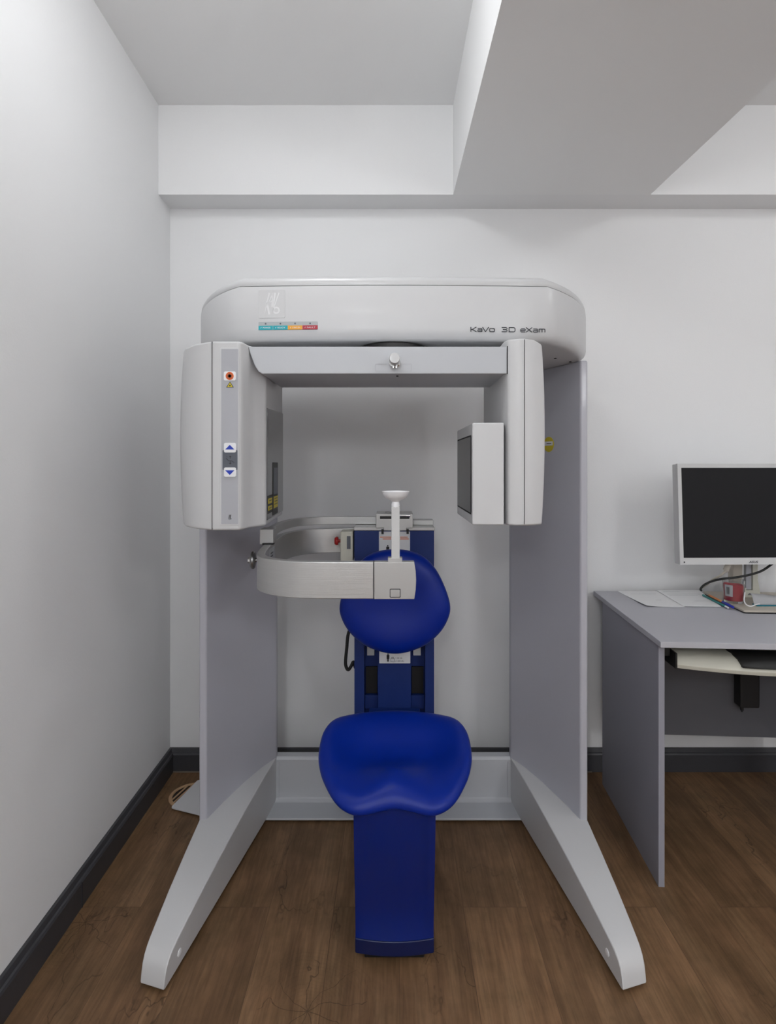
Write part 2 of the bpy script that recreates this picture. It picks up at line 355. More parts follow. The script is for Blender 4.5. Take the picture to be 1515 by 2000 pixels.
# ================================================================ CEILING LAMPS
for i, (x, y) in enumerate(LAMPS):
    lab = ['round opal dome lamp on the left recess ceiling in front of the scanner', 'round opal dome lamp on the right recess ceiling in front of the desk',
           'round opal dome lamp at the far end of the left recess behind the camera', 'round opal dome lamp at the far end of the right recess behind the camera'][i]
    t = thing('ceiling_light', lab, 'ceiling light', (x, y, 2.55))
    obj('lamp_base', lathe([(.15, 2.665-2.55), (.15, 2.69-2.55)], (x, y, 2.55)), M['btn'], t)
    obj('lamp_shade', lathe([(0, 0), (.05, .004), (.09, .016), (.12, .038), (.14, .07), (.145, .10), (.145, .114)], (x, y, 2.55), (0, 0, 1), 28), M['glow' if i < 2 else 'glowr'], t, smooth=60)
for i, (x, y) in enumerate([(-.30, -1.5), (1.75, -1.5)]):  # unseen hanging globes added to brighten the ceiling and beam undersides
    t = thing('pendant_light', ['round opal pendant globe hanging in the left recess behind the camera', 'round opal pendant globe hanging in the right recess behind the camera'][i], 'pendant light', (x, y, 1.95))
    obj('cord', lathe([(.004, .12), (.004, .74)], (x, y, 1.95), (0, 0, 1), 8), M['btn'], t)
    obj('globe', lathe([(0, -.14)]+[(.14*math.sin(math.pi*k/14), -.14*math.cos(math.pi*k/14)) for k in range(1, 14)]+[(0, .14)], (x, y, 1.95), (0, 0, 1), 24), M['glowp'], t, smooth=60)

# ================================================================ SCANNER
S = thing('dental_scanner', 'tall white cone beam dental scanner frame with two splayed feet against the back wall', 'dental scanner', (0, 1.95, 0))
# plan of the header
arc = []
for k in range(9):
    a = k/8
    # curve from (.41,1.50) to (.615,1.80)
    p = (1-a)**2*Vector((.412, 1.500))+2*a*(1-a)*Vector((.548, 1.605))+a*a*Vector((.615, 1.80))
    arc.append((p.x, p.y))
front = [(x, 1.500-.012*(1-(x/.412)**2)) for x in (-.30, -.18, -.06, .06, .18, .30)]
plan = [(-x, y) for x, y in arc[::-1]]+front+arc+[(.60, 2.11), (-.60, 2.11)]
shr = lambda P, s, dy=0: [(x*s, (y-1.85)*s+1.85+dy) for x, y in P]
def loft(levels):
    bm = bmesh.new(); rings = [[bm.verts.new((x, y, z)) for x, y in shr(plan, s)] for s, z in levels]
    n = len(plan); bm.faces.new(rings[0][::-1]); bm.faces.new(rings[-1])
    for i in range(len(rings)-1):
        for k in range(n): bm.faces.new((rings[i][k], rings[i][(k+1) % n], rings[i+1][(k+1) % n], rings[i+1][k]))
    return bm
obj('header_housing', loft([(.945, 1.600), (.962, 1.601), (.976, 1.605), (.988, 1.612), (.996, 1.621), (1, 1.632), (1, 1.7425), (.998, 1.744)]), M['white'], S, smooth=40)
obj('cover_seam', prism(shr(plan, .990), 1.735, 1.7464), M['seam'], S, smooth=25)
obj('top_cover', loft([(.996, 1.7457), (.998, 1.7485), (.997, 1.7560), (.990, 1.764), (.970, 1.770), (.93, 1.774), (.80, 1.777)]), M['cover'], S, smooth=40)
# columns
for s in (-1, 1):
    ins = [(.592, 1.782), (.560, 1.86), (.520, 1.95), (.475, 2.04), (.436, 2.10)]
    pl = [(s*x, y) for x, y in [(.615, 1.782)]+ins+[(.436, 2.125), (.60, 2.125), (.618, 2.0)]]
    col = obj('column', prism(pl, 0.02, 1.601), M['lilac'], S, bevel=.006, seg=3, smooth=30)
    # foot
    def foot(s):
        prof = [(2.10, .180), (1.98, .172), (1.86, .160), (1.78, .150), (1.66, .133), (1.54, .113), (1.45, .095), (1.405, .085), (1.385, .079), (1.368, .070), (1.357, .058), (1.350, .040), (1.344, .015)]
        bm = bmesh.new(); T = []; B = []
        for d, z in prof:
            xi = .436+(2.10-d)*(.548-.436)/(2.10-1.344); xo = .614
            yo = d+.022*max(0, (1.55-d)/.2)
            T.append((bm.verts.new((s*xi, d, z)), bm.verts.new((s*xo, yo, z-.004))))
            B.append((bm.verts.new((s*xi, d, .012)), bm.verts.new((s*xo, yo, .012))))
        B[-1] = (T[-1][0], T[-1][1])
        for i in range(len(prof)-1):
            bm.faces.new((T[i][0], T[i][1], T[i+1][1], T[i+1][0]))
            for q in (0, 1):
                f = [B[i][q], T[i][q], T[i+1][q]]+([B[i+1][q]] if B[i+1][q] is not T[i+1][q] else [])
                bm.faces.new(f)
            f = [B[i][0], B[i][1], B[i+1][1], B[i+1][0]]; bm.faces.new(f)
        bm.faces.new((T[0][0], T[0][1], B[0][1], B[0][0])); 
        bmesh.ops.remove_doubles(bm, verts=bm.verts[:], dist=1e-5)
        return bm
    ft = obj('foot', foot(s), M['white'], S, bevel=.0035, seg=3, smooth=30)
    d = 1.415; xi = .436+(2.10-d)*(.548-.436)/(2.10-1.344)
    obj('screw_cap', lathe([(.009, -.002), (.009, .0015), (.006, .003), (0, .0035)], (s*xi, d, .045), (-s, -.15, 0), 16), M['btn'], ft)
    obj('leveling_pad', lathe([(.020, 0), (.020, .006), (.008, .008), (.008, .016)], (s*.583, 1.415, 0)), M['rubber'], ft)
# base bar between the columns
def base_bar():
    prof = [(2.000, .006), (2.000, .014), (2.085, .020), (2.097, .030), (2.10, .050), (2.10, .170), (2.106, .180), (2.14, .180), (2.14, .006)]
    return prism(prof, -.47, .47, 'x')
obj('base_bar', base_bar(), M['whiteb'], S, bevel=.003, smooth=30)
for s in (-1, 1):
    obj('bar_bracket', hexa([(s*.441, 2.094, .02), (s*.41, 2.0, .016), (s*.47, 2.0, .016), (s*.47, 2.094, .02), (s*.422, 2.0985, .165), (s*.4215, 2.0975, .166), (s*.47, 2.0975, .166), (s*.47, 2.0985, .165)]) if False else bx(s*.445-.02, s*.445+.02, 2.0965, 2.099, .03, .165), M['whiteb'], S, bevel=.001)
# sticker on right column
ua = Vector((-(.592-.436), 2.10-1.782, 0)).normalized()
cfr = frame(W(1074, 868, .001736*1100)+Vector((0, 0, 0)), ua*-1, (0, 0, 1))
base = Vector((.520, 1.95, 0)); base = Vector((.5312, 1.9246, EYE+40*.00175))
cfr = frame(base, Vector((.56-.52, 1.86-1.95, 0)), (0, 0, 1))
fl = cfr(0, 0, 1)
sgn = 1 if (fl-base).x < 0 else -1
stk = obj('round_sticker', plate(cfr, circ(0, 0, .026), 0, .0012*sgn), M['yellow'], S, label='round yellow inspection sticker with white band')
obj('sticker_band', plate(cfr, rrect(-.021, .021, -.004, .010, .001), 0, .0016*sgn), M['labelw'], stk)
obj('sticker_mark', plate(cfr, rrect(-.010, .014, .0015, .004, .0005), 0, .0020*sgn), M['ink'], stk)
for s_, (xx, yy, zz) in enumerate([(.52, 1.80, 1.5985), (.565, 1.80, 1.5985)]):
    pass
# header markings
hfr = frame((0, 1.4935, 0), (1, 0, 0), (0, 0, 1))
def hf(x):   # header front depth
    return 1.500-.012*(1-min(1, abs(x)/.412)**2)
def hframe(x0, x1):
    a = Vector((x0, hf(x0), 0)); b = Vector((x1, hf(x1), 0)); 
    return frame(a+Vector((0, -.0004, 0)), b-a, (0, 0, 1))
f1 = hframe(-.358, -.287)
lp = obj('logo_plate', plate(f1, rrect(0, .071, 1.660, 1.7345, .003), -.002, .0005), M['white'], S, bevel=.0002)
def stroke(fr, pts, w0, w1, h, bm):
    (x0, y0), (x1, y1) = pts; d = Vector((x1-x0, y1-y0)).normalized(); n = Vector((-d.y, d.x))
    plate(fr, [(x0+n.x*w0/2, y0+n.y*w0/2), (x0-n.x*w0/2, y0-n.y*w0/2), (x1-n.x*w1/2, y1-n.y*w1/2), (x1+n.x*w1/2, y1+n.y*w1/2)], 0, h, bm)
def logo(fr, x, y, w, h, hh, m, parent):
    """slanted K A V with a ring O; x,y lower-left of a unit box"""
    bm = bmesh.new(); S_ = lambda a, b: (x+a*w, y+b*h)
    for a, b, w0, w1 in (((.18, 1-.94), (.46, .98), .02, .10), ((.30, .60), (.46, .02), .10, .12), ((.42, .56), (.70, .98), .03, .07), ((.66, .98), (.62, .35), .08, .10),
                         ((.48, .56), (.70, .66), .04, .04), ((.80, .98), (.64, .10), .10, .03), ((1.02, .98), (.60, .06), .07, .03)):
        stroke(fr, (S_(*a), S_(*b)), w0*w, w1*w, hh, bm)
    c = S_(.86, .20)
    n = 24; ro, ri = .21*w, .12*w
    for k in range(n):
        a0, a1 = 2*math.pi*k/n, 2*math.pi*(k+1)/n
        plate(fr, [(c[0]+ri*math.cos(a0), c[1]+ri*math.sin(a0)), (c[0]+ro*math.cos(a0), c[1]+ro*math.sin(a0)), (c[0]+ro*math.cos(a1), c[1]+ro*math.sin(a1)), (c[0]+ri*math.cos(a1), c[1]+ri*math.sin(a1))], 0, hh, bm)
    return obj('logo', bm, m, parent, smooth=0)
logo(f1, .008, 1.668, .046, .060, .0009, M['pale'], lp)
f2 = hframe(-.358, -.2)
L2 = .158
sp = obj('status_strip', plate(f2, rrect(0, L2, 1.6285, 1.6495, .002), -.002, .0012), M['labelg'], S)
segs = [(0, .0385, 'teal', 'POWER'), (.0393, .078, 'teal', 'READY'), (.0788, .117, 'amber', 'X-RAY ON'), (.1178, L2, 'red', 'FAULT')]
for a, b, c, tx in segs:
    q = obj('status_label', plate(f2, [(a, 1.6285), (b, 1.6285), (b, 1.6392), (a, 1.6392)], 0, .0016), M[c], sp, smooth=0, label='%s status label' % {'teal': 'teal', 'amber': 'amber', 'red': 'red'}[c])
    text(tx, f2, a+.012, b-.006, 1.6318, 1.6358, .0018, M['pale'], sp)
    obj('indicator', plate(f2, circ((a+b)/2, 1.6445, .0022, 14), 0, .0018), M['dgrey'], sp)
    stroke_b = bmesh.new(); stroke(f2, ((a+.006, 1.6325), (a+.008, 1.6355)), .0008, .0008, .0018, stroke_b); obj('status_mark', stroke_b, M['pale'], sp, smooth=0)
GLY = {  # wide squared letters: stroke lists in a unit box, x 0..1, y 0..1
 'K': [((.06, 0), (.06, 1)), ((.06, .48), (.30, .48)), ((.30, .48), (1, 1)), ((.30, .52), (1, 0))],
 'a': [((.08, .70), (.85, .70)), ((.93, .62), (.93, 0)), ((.93, .05), (.12, .05)), ((.06, .10), (.06, .32)), ((.12, .40), (.93, .40)), ((.85, .70), (.93, .62))],
 'V': [((0, 1), (.48, 0)), ((.48, 0), (1, 1))],
 'o': [((.12, .70), (.88, .70)), ((.88, .70), (.95, .60)), ((.95, .60), (.95, .12)), ((.95, .12), (.88, .05)), ((.88, .05), (.12, .05)), ((.12, .05), (.05, .12)), ((.05, .12), (.05, .60)), ((.05, .60), (.12, .70))],
 '3': [((0, .95), (.88, .95)), ((.95, .88), (.95, .60)), ((.90, .52), (.20, .52)), ((.95, .46), (.95, .12)), ((.88, .05), (0, .05))],
 'D': [((.05, 0), (.05, .97)), ((.05, .95), (.78, .95)), ((.78, .95), (.95, .78)), ((.95, .78), (.95, .22)), ((.95, .22), (.78, .05)), ((.78, .05), (.05, .05))],
 'e': [((.95, .05), (.12, .05)), ((.05, .12), (.05, .60)), ((.12, .70), (.88, .70)), ((.95, .62), (.95, .38)), ((.95, .38), (.05, .38))],
 'X': [((0, 0), (1, 1)), ((0, 1), (1, 0))],
 'm': [((.04, 0), (.04, .72)), ((.04, .70), (.88, .70)), ((.50, .70), (.50, 0)), ((.96, .64), (.96, 0)), ((.88, .70), (.96, .64))]}
for ch, p0, p1 in (('K', 918, 929.5), ('a', 931.5, 941), ('V', 941.5, 953.5), ('o', 955, 965.5), ('3', 979, 990), ('D', 993, 1006), ('e', 1016, 1026), ('X', 1027, 1039), ('a', 1040.5, 1050.5), ('m', 1052.5, 1065)):
    x0, x1 = (p0-CX)*.00136, (p1-CX)*.00136; fr3 = hframe(x0, x1); bm = bmesh.new()
    for a, b in GLY[ch]:
        stroke(fr3, ((a[0]*(x1-x0), 1.6225+a[1]*.0125), (b[0]*(x1-x0), 1.6225+b[1]*.0125)), .0021, .0021, .0008, bm)
    obj('letter', bm, M['text'], S, smooth=0)
# underside screws near right column
for (x, y) in ((.50, 1.74), (.565, 1.80)):
    obj('screw', lathe([(.004, 0), (.004, .002), (0, .0025)], (x, y, 1.6), (0, 0, -1), 10), M['ink'], S)

# ---- rotating gantry
obj('gantry_hub', lathe([(.10, 0), (.10, .03), (.085, .035)], (-.0, 1.60, 1.566)), M['black'], S)  # black colour holds the shade of the gap below the header
gb_ = obj('gantry_bar', prism([(-.366, 1.568), (-.360, 1.548), (-.350, 1.522), (-.340, 1.505), (-.330, 1.4995), (.2865, 1.4995), (.2865, 1.568)], 1.418, 1.672, 'y'), M['whiteb'], S, bevel=.0025, seg=2)
obj('bar_end_seam', bx(.2865, .289, 1.4165, 1.674, 1.4985, 1.569), M['ink'], gb_, smooth=0)
kn = obj('adjustment_knob', lathe([(.008, 0), (.008, .012), (.0135, .014), (.0135, .040), (.012, .043), (0, .0435)], (.003, 1.418, 1.531), (0, -1, 0)), M['cover'], gb_, label='white round adjustment knob with chrome pins')
obj('knob_collar', lathe([(.0145, 0), (.0145, .012), (.012, .014)], (.003, 1.418, 1.527), (0, -1, 0)), M['chrome'], kn)
for dx in (-.0035, .0045):
    obj('knob_pin', lathe([(.0030, 0), (.0030, .022), (0, .023)], (.003+dx, 1.402, 1.533), (0, 0, -1), 14), M['chrome'], kn)
gfr = frame((0, 1.4178, 0), (1, 0, 0), (0, 0, 1))
bm = bmesh.new()
for a, b in (((-.045, 1.506), (.045, 1.506)), ((-.045, 1.524), (-.012, 1.524)), ((.018, 1.524), (.045, 1.524)), ((.045, 1.506), (.045, 1.524)), ((-.045, 1.506), (-.045, 1.524))):
    stroke(gfr, (a, b), .0008, .0008, .0004, bm)
obj('scale_outline', bm, M['greyp'], gb_, smooth=0)
obj('screw', lathe([(.003, 0), (.003, .002)], (.010, 1.45, 1.4995), (0, 0, -1), 10), M['ink'], gb_)

# left housing (tube side)
LH = [(-.562, 1.485), (-.545, 1.452), (-.50, 1.405), (-.4425, 1.375), (-.3755, 1.375), (-.368, 1.390), (-.364, 1.425), (-.352, 1.450), (-.3335, 1.478), (-.354, 1.80), (-.545, 1.80), (-.562, 1.78)]
def bulged(plan, zs, f, bm=None):
    bm = bmesh.new(); R = []
    cx = sum(p[0] for p in plan)/len(plan)
    for z in zs: R.append([bm.verts.new(f(x, y, z, cx)) for x, y in plan])
    n = len(plan); bm.faces.new(R[0][::-1]); bm.faces.new(R[-1])
    for i in range(len(R)-1):
        for k in range(n): bm.faces.new((R[i][k], R[i][(k+1) % n], R[i+1][(k+1) % n], R[i+1][k]))
    return bm
Z0, Z1 = 1.110, 1.573
def lb(x, y, z, cx):
    t = (z-(Z0+Z1)/2)/((Z1-Z0)/2)
    if x < -.44: x += .010*(t*t)*((-.44-x)/.12)
    return (x, y, z)
tb = obj('tube_housing', bulged(LH, [Z0+(Z1-Z0)*k/10 for k in range(11)], lb), M['white'], S, bevel=.007, seg=3, smooth=40)
obj('housing_seam', bx(-.4433, -.4417, 1.3742, 1.3765, 1.112, 1.571), M['seam'], tb, smooth=0)
lf = frame((-.372, 1.3752, 0), (1, 0, 0), (0, 0, 1))
cp = obj('control_strip', plate(frame((0, 1.375, 0), (1, 0, 0), (0, 0, 1)), rrect(-.4235, -.3765, 1.122, 1.556, .002), -.001, .0012), M['cover'], tb, bevel=.0005)
P0 = frame((0, 1.375, 0), (1, 0, 0), (0, 0, 1))
X = lambda px: (px-CX)*.00125; Zp = lambda py: EYE-(py-CY)*.00125
obj('membrane', plate(P0, rrect(-.4195, -.3785, 1.1255, 1.5525, .001), 0, .0018), M['greyp'], cp)
def key(px0, px1, py0, py1): return plate(P0, rrect(X(px0), X(px1), Zp(py1), Zp(py0), .004), 0, .0045)
kb = obj('laser_button', key(437.5, 461.5, 726, 744), M['btn'], cp, bevel=.001)
obj('laser_symbol', plate(P0, circ(X(449.5), Zp(735), .0098), 0, .0050), M['orange'], kb)
bm = bmesh.new()
plate(P0, circ(X(449.5), Zp(735), .0035, 16), 0, .0054, bm)
for k in range(16):
    a = 2*math.pi*k/16; stroke(P0, ((X(449.5), Zp(735)), (X(449.5)+.0085*math.cos(a), Zp(735)+.0085*math.sin(a))), .0012, .0003, .0054, bm)
obj('starburst', bm, M['ink'], kb, smooth=0)
wt = obj('warning_triangle', plate(P0, [(X(442), Zp(757)), (X(457), Zp(757)), (X(449.5), Zp(745.5))], 0, .0022), M['ink'], cp, smooth=0)
obj('triangle_face', plate(P0, [(X(444), Zp(756)), (X(455), Zp(756)), (X(449.5), Zp(747.5))], 0, .0026), M['yellow'], cp, smooth=0)
obj('triangle_mark', plate(P0, circ(X(449.5), Zp(753.2), .0018, 12), 0, .0029), M['ink'], cp)
sl = obj('chair_symbol_plate', plate(P0, rrect(X(435), X(464), Zp(918), Zp(879), .002), 0, .0024), M['dgrey'], cp)
bm = bmesh.new()
for a, b in (((442, 895), (447, 900)), ((447, 900), (453, 900)), ((453, 900), (458, 903.5)), ((450, 896), (450, 891)), ((448, 893), (450, 890.5)), ((452, 893), (450, 890.5)), ((450, 901), (450, 906)), ((448, 904), (450, 906.5)), ((452, 904), (450, 906.5)), ((443, 892), (444.5, 893))):
    stroke(P0, ((X(a[0]), Zp(a[1])), (X(b[0]), Zp(b[1]))), .0011, .0011, .0028, bm)
obj('chair_symbol', bm, M['ink'], sl, smooth=0)
ub = obj('up_button', key(438, 461.5, 865, 884), M['btn'], cp, bevel=.001)
obj('up_arrow', plate(P0, [(X(440.7), Zp(878)), (X(458.7), Zp(878)), (X(449.7), Zp(869))], 0, .0050), M['bblue'], ub, smooth=0)
db = obj('down_button', key(438, 461.5, 913, 931.5), M['btn'], cp, bevel=.001)
obj('down_arrow', plate(P0, [(X(440.7), Zp(918.5)), (X(449.7), Zp(927.7)), (X(458.7), Zp(918.5))], 0, .0050), M['bblue'], db, smooth=0)
logo(P0, X(445), Zp(1015), .0085, .0125, .0022, M['ink'], cp)
# inner dark panel on tube housing
ia, ib = Vector((-.3328, 1.470, 0)), Vector((-.354, 1.80, 0))
ifr = frame(ia+Vector((.0005, 0, 0)), (ib-ia), (0, 0, 1))   # a along depth, h positive outward (+x)
sg = 1 if (ifr(0, 0, 1)-ifr(0, 0, 0)).x > 0 else -1
dpn = obj('collimator_window', plate(ifr, [(.014, 1.124), (.328, 1.124), (.328, 1.434), (.014, 1.420)], -.001*sg, .0012*sg), M['darkp'], tb, bevel=.0005)
dst = obj('tube_data_plate', plate(ifr, rrect(.105, .205, 1.128, 1.277, .002), 0, .0020*sg), M['black'], dpn)
obj('data_window', plate(ifr, rrect(.122, .195, 1.186, 1.262, .002), 0, .0026*sg), M['dgrey'], dst)
for (a, b, z0, z1) in ((.122, .198, 1.147, 1.180), (.025, .088, 1.166, 1.180), (.025, .088, 1.148, 1.160)):
    yl = obj('warning_label', plate(ifr, rrect(a, b, z0, z1, .001), 0, .0028*sg), M['yellow'], dpn, label='yellow warning label')
    bm = bmesh.new()
    for k in range(3 if z1-z0 > .02 else 1):
        zz = z1-.006-k*.008
        stroke(ifr, ((a+.01, zz), (b-.01, zz)), .002, .002, .0032*sg, bm)
    obj('label_print', bm, M['ink'], yl, smooth=0)
obj('label_backing', plate(ifr, rrect(.020, .100, 1.140, 1.188, .001), 0, .0018*sg), M['black'], dpn)
# right arm and detector box
RA = [(.288, 1.414), (.308, 1.404), (.326, 1.402), (.360, 1.410), (.385, 1.428), (.386, 1.78), (.370, 1.80), (.288, 1.80), (.286, 1.70), (.281, 1.44)]
Y0, Y1 = 1.118, 1.586
def rb(x, y, z, cx):
    t = (z-(Y0+Y1)/2)/((Y1-Y0)/2)
    if x > .35: x -= .008*t*t
    return (x, y, z - (.010 if (x > .37 and t > .99) else 0))
ra = obj('detector_arm', bulged(RA, [Y0+(Y1-Y0)*k/10 for k in range(11)], rb), M['white'], S, bevel=.006, seg=3, smooth=40)
obj('housing_seam', bx(.3255, .3268, 1.4008, 1.403, 1.122, 1.582), M['seam'], ra, smooth=0)
db_ = obj('flat_panel_detector', prism([(.198, 1.415), (.277, 1.408), (.2775, 1.735), (.1965, 1.735)], 1.119, 1.376), M['white'], S, bevel=.004, seg=2)
dfr = frame((.1975, 1.42, 0), (-.0015, -.32, 0), (0, 0, 1)); sg2 = -1 if (dfr(0, 0, 1)-dfr(0, 0, 0)).x > 0 else 1
dq = frame((.1978, 1.415, 0), (-.0015, .32, 0), (0, 0, 1)); s3 = 1 if (dq(0, 0, 1)-dq(0, 0, 0)).x < 0 else -1
obj('detector_bezel', plate(dq, rrect(.012, .300, 1.144, 1.346, .002), -.001, .0010*s3), M['seam'], db_)
obj('detector_screen', plate(dq, rrect(.016, .296, 1.148, 1.342, .002), 0, .0018*s3), M['screen'], db_)
obj('detector_gap', bx(.2765, .2805, 1.425, 1.73, 1.122, 1.370), M['ink'], db_, smooth=0)

# ================================================================ PATIENT CHAIR
K = thing('patient_chair', 'blue patient chair with saddle seat, round backrest and metal head loop inside the scanner', 'patient chair', (0, 1.75, 0))
MF = 1.98
mast = obj('mast', bmesh.new(), M['bluep'], K) if False else None
def mast_bm():
    bm = bmesh.new(); x0, x1 = -.137, .143
    xs = [x0, -.103, -.054, .062, .112, x1]
    bx(x0, x1, 2.03, 2.095, .02, 1.04, bm)
    bx(xs[0], xs[1], MF, 2.03, .02, 1.04, bm); bx(xs[4], xs[5], MF, 2.03, .02, 1.04, bm)
    bx(xs[2], xs[3], MF+.006, 2.03, .02, 1.04, bm)
    bx(xs[1], xs[4], MF, 2.03, .66, 1.04, bm)
    return bm
mast = obj('mast', mast_bm(), M['bluep'], K, smooth=0)
for (a, b) in ((-.103, -.054), (.062, .112)):
    obj('slot_window', bx(a+.004, b-.004, 2.022, 2.031, .45, .545), M['black'], mast)
    obj('carriage_plate', bx(a+.009, b-.014, 2.015, 2.0295, .588, .65), M['silver'], mast, bevel=.001)  # silver plate standing in for the light opening in the mast slot
    obj('slot_stop', bx(a+.001, b-.001, 2.010, 2.03, .40, .448), M['bluep'], mast, bevel=.001)
obj('mast_cap', bx(-.139, .145, MF-.004, 2.096, 1.039, 1.051), M['alu2'], mast, bevel=.002)
obj('cap_block', bx(.066, .145, 2.04, 2.096, 1.051, 1.070), M['alu2'], mast, bevel=.002)
for x in (-.036, .052):
    obj('cap_pin', bx(x-.006, x+.002, MF-.010, MF, 1.028, 1.045), M['black'], mast)
mfr = frame((0, MF, 0), (1, 0, 0), (0, 0, 1)); u = MF/F
XM = lambda px: (px-CX)*u; ZM = lambda py: EYE-(py-CY)*u
l1 = obj('instruction_label', plate(mfr, rrect(XM(739.8), XM(800.5), ZM(1085), ZM(1038), .002), 0, .001), M['labelw'], mast, label='white instruction label with orange text and a figure')
for (a, b, y) in ((742, 764, 1049), (781, 796, 1049), (747, 764, 1052.5), (781, 798, 1052.5)):
    bm = bmesh.new(); stroke(mfr, ((XM(a), ZM(y)), (XM(b), ZM(y))), .0028, .0028, .0014, bm)
    obj('print_line', bm, M['orange'], l1, smooth=0)
def figure(px, py, s, fr, parent):
    bm = bmesh.new(); x, z = XM(px), ZM(py)
    plate(fr, circ(x, z, .0035*s, 12), 0, .0014, bm)
    plate(fr, [(x-.007*s, z-.004*s), (x+.007*s, z-.004*s), (x+.007*s, z-.024*s), (x+.0048*s, z-.024*s), (x+.0042*s, z-.010*s), (x+.0042*s, z-.038*s), (x+.0006*s, z-.038*s), (x+.0006*s, z-.024*s), (x-.0006*s, z-.024*s), (x-.0006*s, z-.038*s), (x-.0042*s, z-.038*s), (x-.0042*s, z-.010*s), (x-.0048*s, z-.024*s), (x-.007*s, z-.024*s)], 0, .0014, bm)
    return obj('figure_print', bm, M['ink'], parent, smooth=0)
figure(757, 1066, .75, mfr, l1)
mf2 = frame((0, MF+.006, 0), (1, 0, 0), (0, 0, 1))
l2 = obj('weight_label', plate(mf2, rrect(XM(740.5), XM(801), ZM(1295), ZM(1266), .002), 0, .009), M['labelw'], mast, label='white maximum weight label with a figure and a weight symbol')
mf3 = frame((0, MF-.003, 0), (1, 0, 0), (0, 0, 1))
figure(757.5, 1277, .68, mf3, l2)
bm = bmesh.new()
for a, b in (((763, 1292), (770, 1292)), ((763, 1292), (763, 1285.5)), ((770, 1292), (770, 1285.5)), ((763, 1285.5), (770, 1285.5)), ((765, 1285.5), (765, 1283)), ((768, 1285.5), (768, 1283)), ((764, 1283), (769, 1283))):
    stroke(mf3, ((XM(a[0]), ZM(a[1])), (XM(b[0]), ZM(b[1]))), .0008, .0008, .0012, bm)
obj('weight_symbol', bm, M['ink'], l2, smooth=0)
text('≤ 181 KG', mf3, XM(772), XM(785), ZM(1286), ZM(1283), .0012, M['ink'], l2) if False else text('< 181 KG', mf3, XM(772), XM(785), ZM(1286), ZM(1283), .0012, M['ink'], l2)
text('(< 400 LBS)', mf3, XM(772), XM(788.5), ZM(1292.5), ZM(1289), .0012, M['ink'], l2)
# cable at the mast's left
obj('power_cable', tube([W(690, 1215, 2.02), W(680, 1238, 2.01), W(677, 1265, 2.01), W(674.5, 1292, 2.01), W(676, 1303, 2.01), W(680, 1308, 2.01), W(685, 1302, 2.015), W(690, 1293, 2.02), W(694, 1304, 2.03), W(700, 1310, 2.05)], .0058, 10), M['rubber'], K, label='black cable looping beside the mast')
# cushion generator
def cushion(outline, place, top, bot, nr=14):
    """outline: list of 2d pts (closed, smoothed); place(a,b,h) -> 3d; top/bot(a,b,r) heights"""
    P = [Vector((p[0], p[1], 0)) for p in outline]; P = smoothpath(P, 5, True); n = len(P)
    c = sum(P, Vector())/n; bm = bmesh.new()
    rs = [1-(1-k/nr)**1.0 for k in range(1, nr)]; rs = [math.sin(math.pi/2*k/nr) for k in range(1, nr)]
    T = [[bm.verts.new(place(*(c+(p-c)*r).xy, top((c+(p-c)*r).x, (c+(p-c)*r).y, r))) for p in P] for r in rs]
    B = [[bm.verts.new(place(*(c+(p-c)*r).xy, bot((c+(p-c)*r).x, (c+(p-c)*r).y, r))) for p in P] for r in rs]
    E = [bm.verts.new(place(p.x, p.y, top(p.x, p.y, 1.0))) for p in P]
    ct = bm.verts.new(place(c.x, c.y, top(c.x, c.y, 0))); cb = bm.verts.new(place(c.x, c.y, bot(c.x, c.y, 0)))
    for k in range(n):
        k2 = (k+1) % n
        bm.faces.new((ct, T[0][k], T[0][k2])); bm.faces.new((cb, B[0][k2], B[0][k]))
        for i in range(len(rs)-1):
            bm.faces.new((T[i][k], T[i+1][k], T[i+1][k2], T[i][k2])); bm.faces.new((B[i][k2], B[i+1][k2], B[i+1][k], B[i][k]))
        bm.faces.new((T[-1][k], E[k], E[k2], T[-1][k2])); bm.faces.new((B[-1][k2], E[k2], E[k], B[-1][k]))
    return bm
BD = 1.815
half = [(771, 1074), (800, 1077), (826, 1087), (850, 1111), (868, 1145), (879, 1180), (877, 1205), (861, 1234), (833, 1259), (799, 1273)]
out = half+[(771, 1277)]+[(1542-x, y) for x, y in half[1:][::-1]]
out2 = [((x-CX)*BD/F, EYE-(y-CY)*BD/F) for x, y in out]
bc = (.005, .83)
def btop(a, b, r):
    return .040*math.sqrt(max(0, 1-r**5)) - .016*math.exp(-((a-bc[0])/.12)**2-((b-bc[1]-.0)/.11)**2)*(1-r**4) + .05*(a-bc[0])**2
def bbot(a, b, r): return -.018*math.sqrt(max(0, 1-r**4))
br_ = obj('backrest', cushion(out2, lambda a, b, h: Vector((a, BD+.01-h+.06*(b-.8)*.6, b)), btop, bbot), M['blue'], K, smooth=80)
obj('backrest_carrier', prism([(1.83, .72), (1.83, .93), (1.985, .90), (1.985, .74)], -.075, .085, 'x'), M['bluep'], K, bevel=.006)
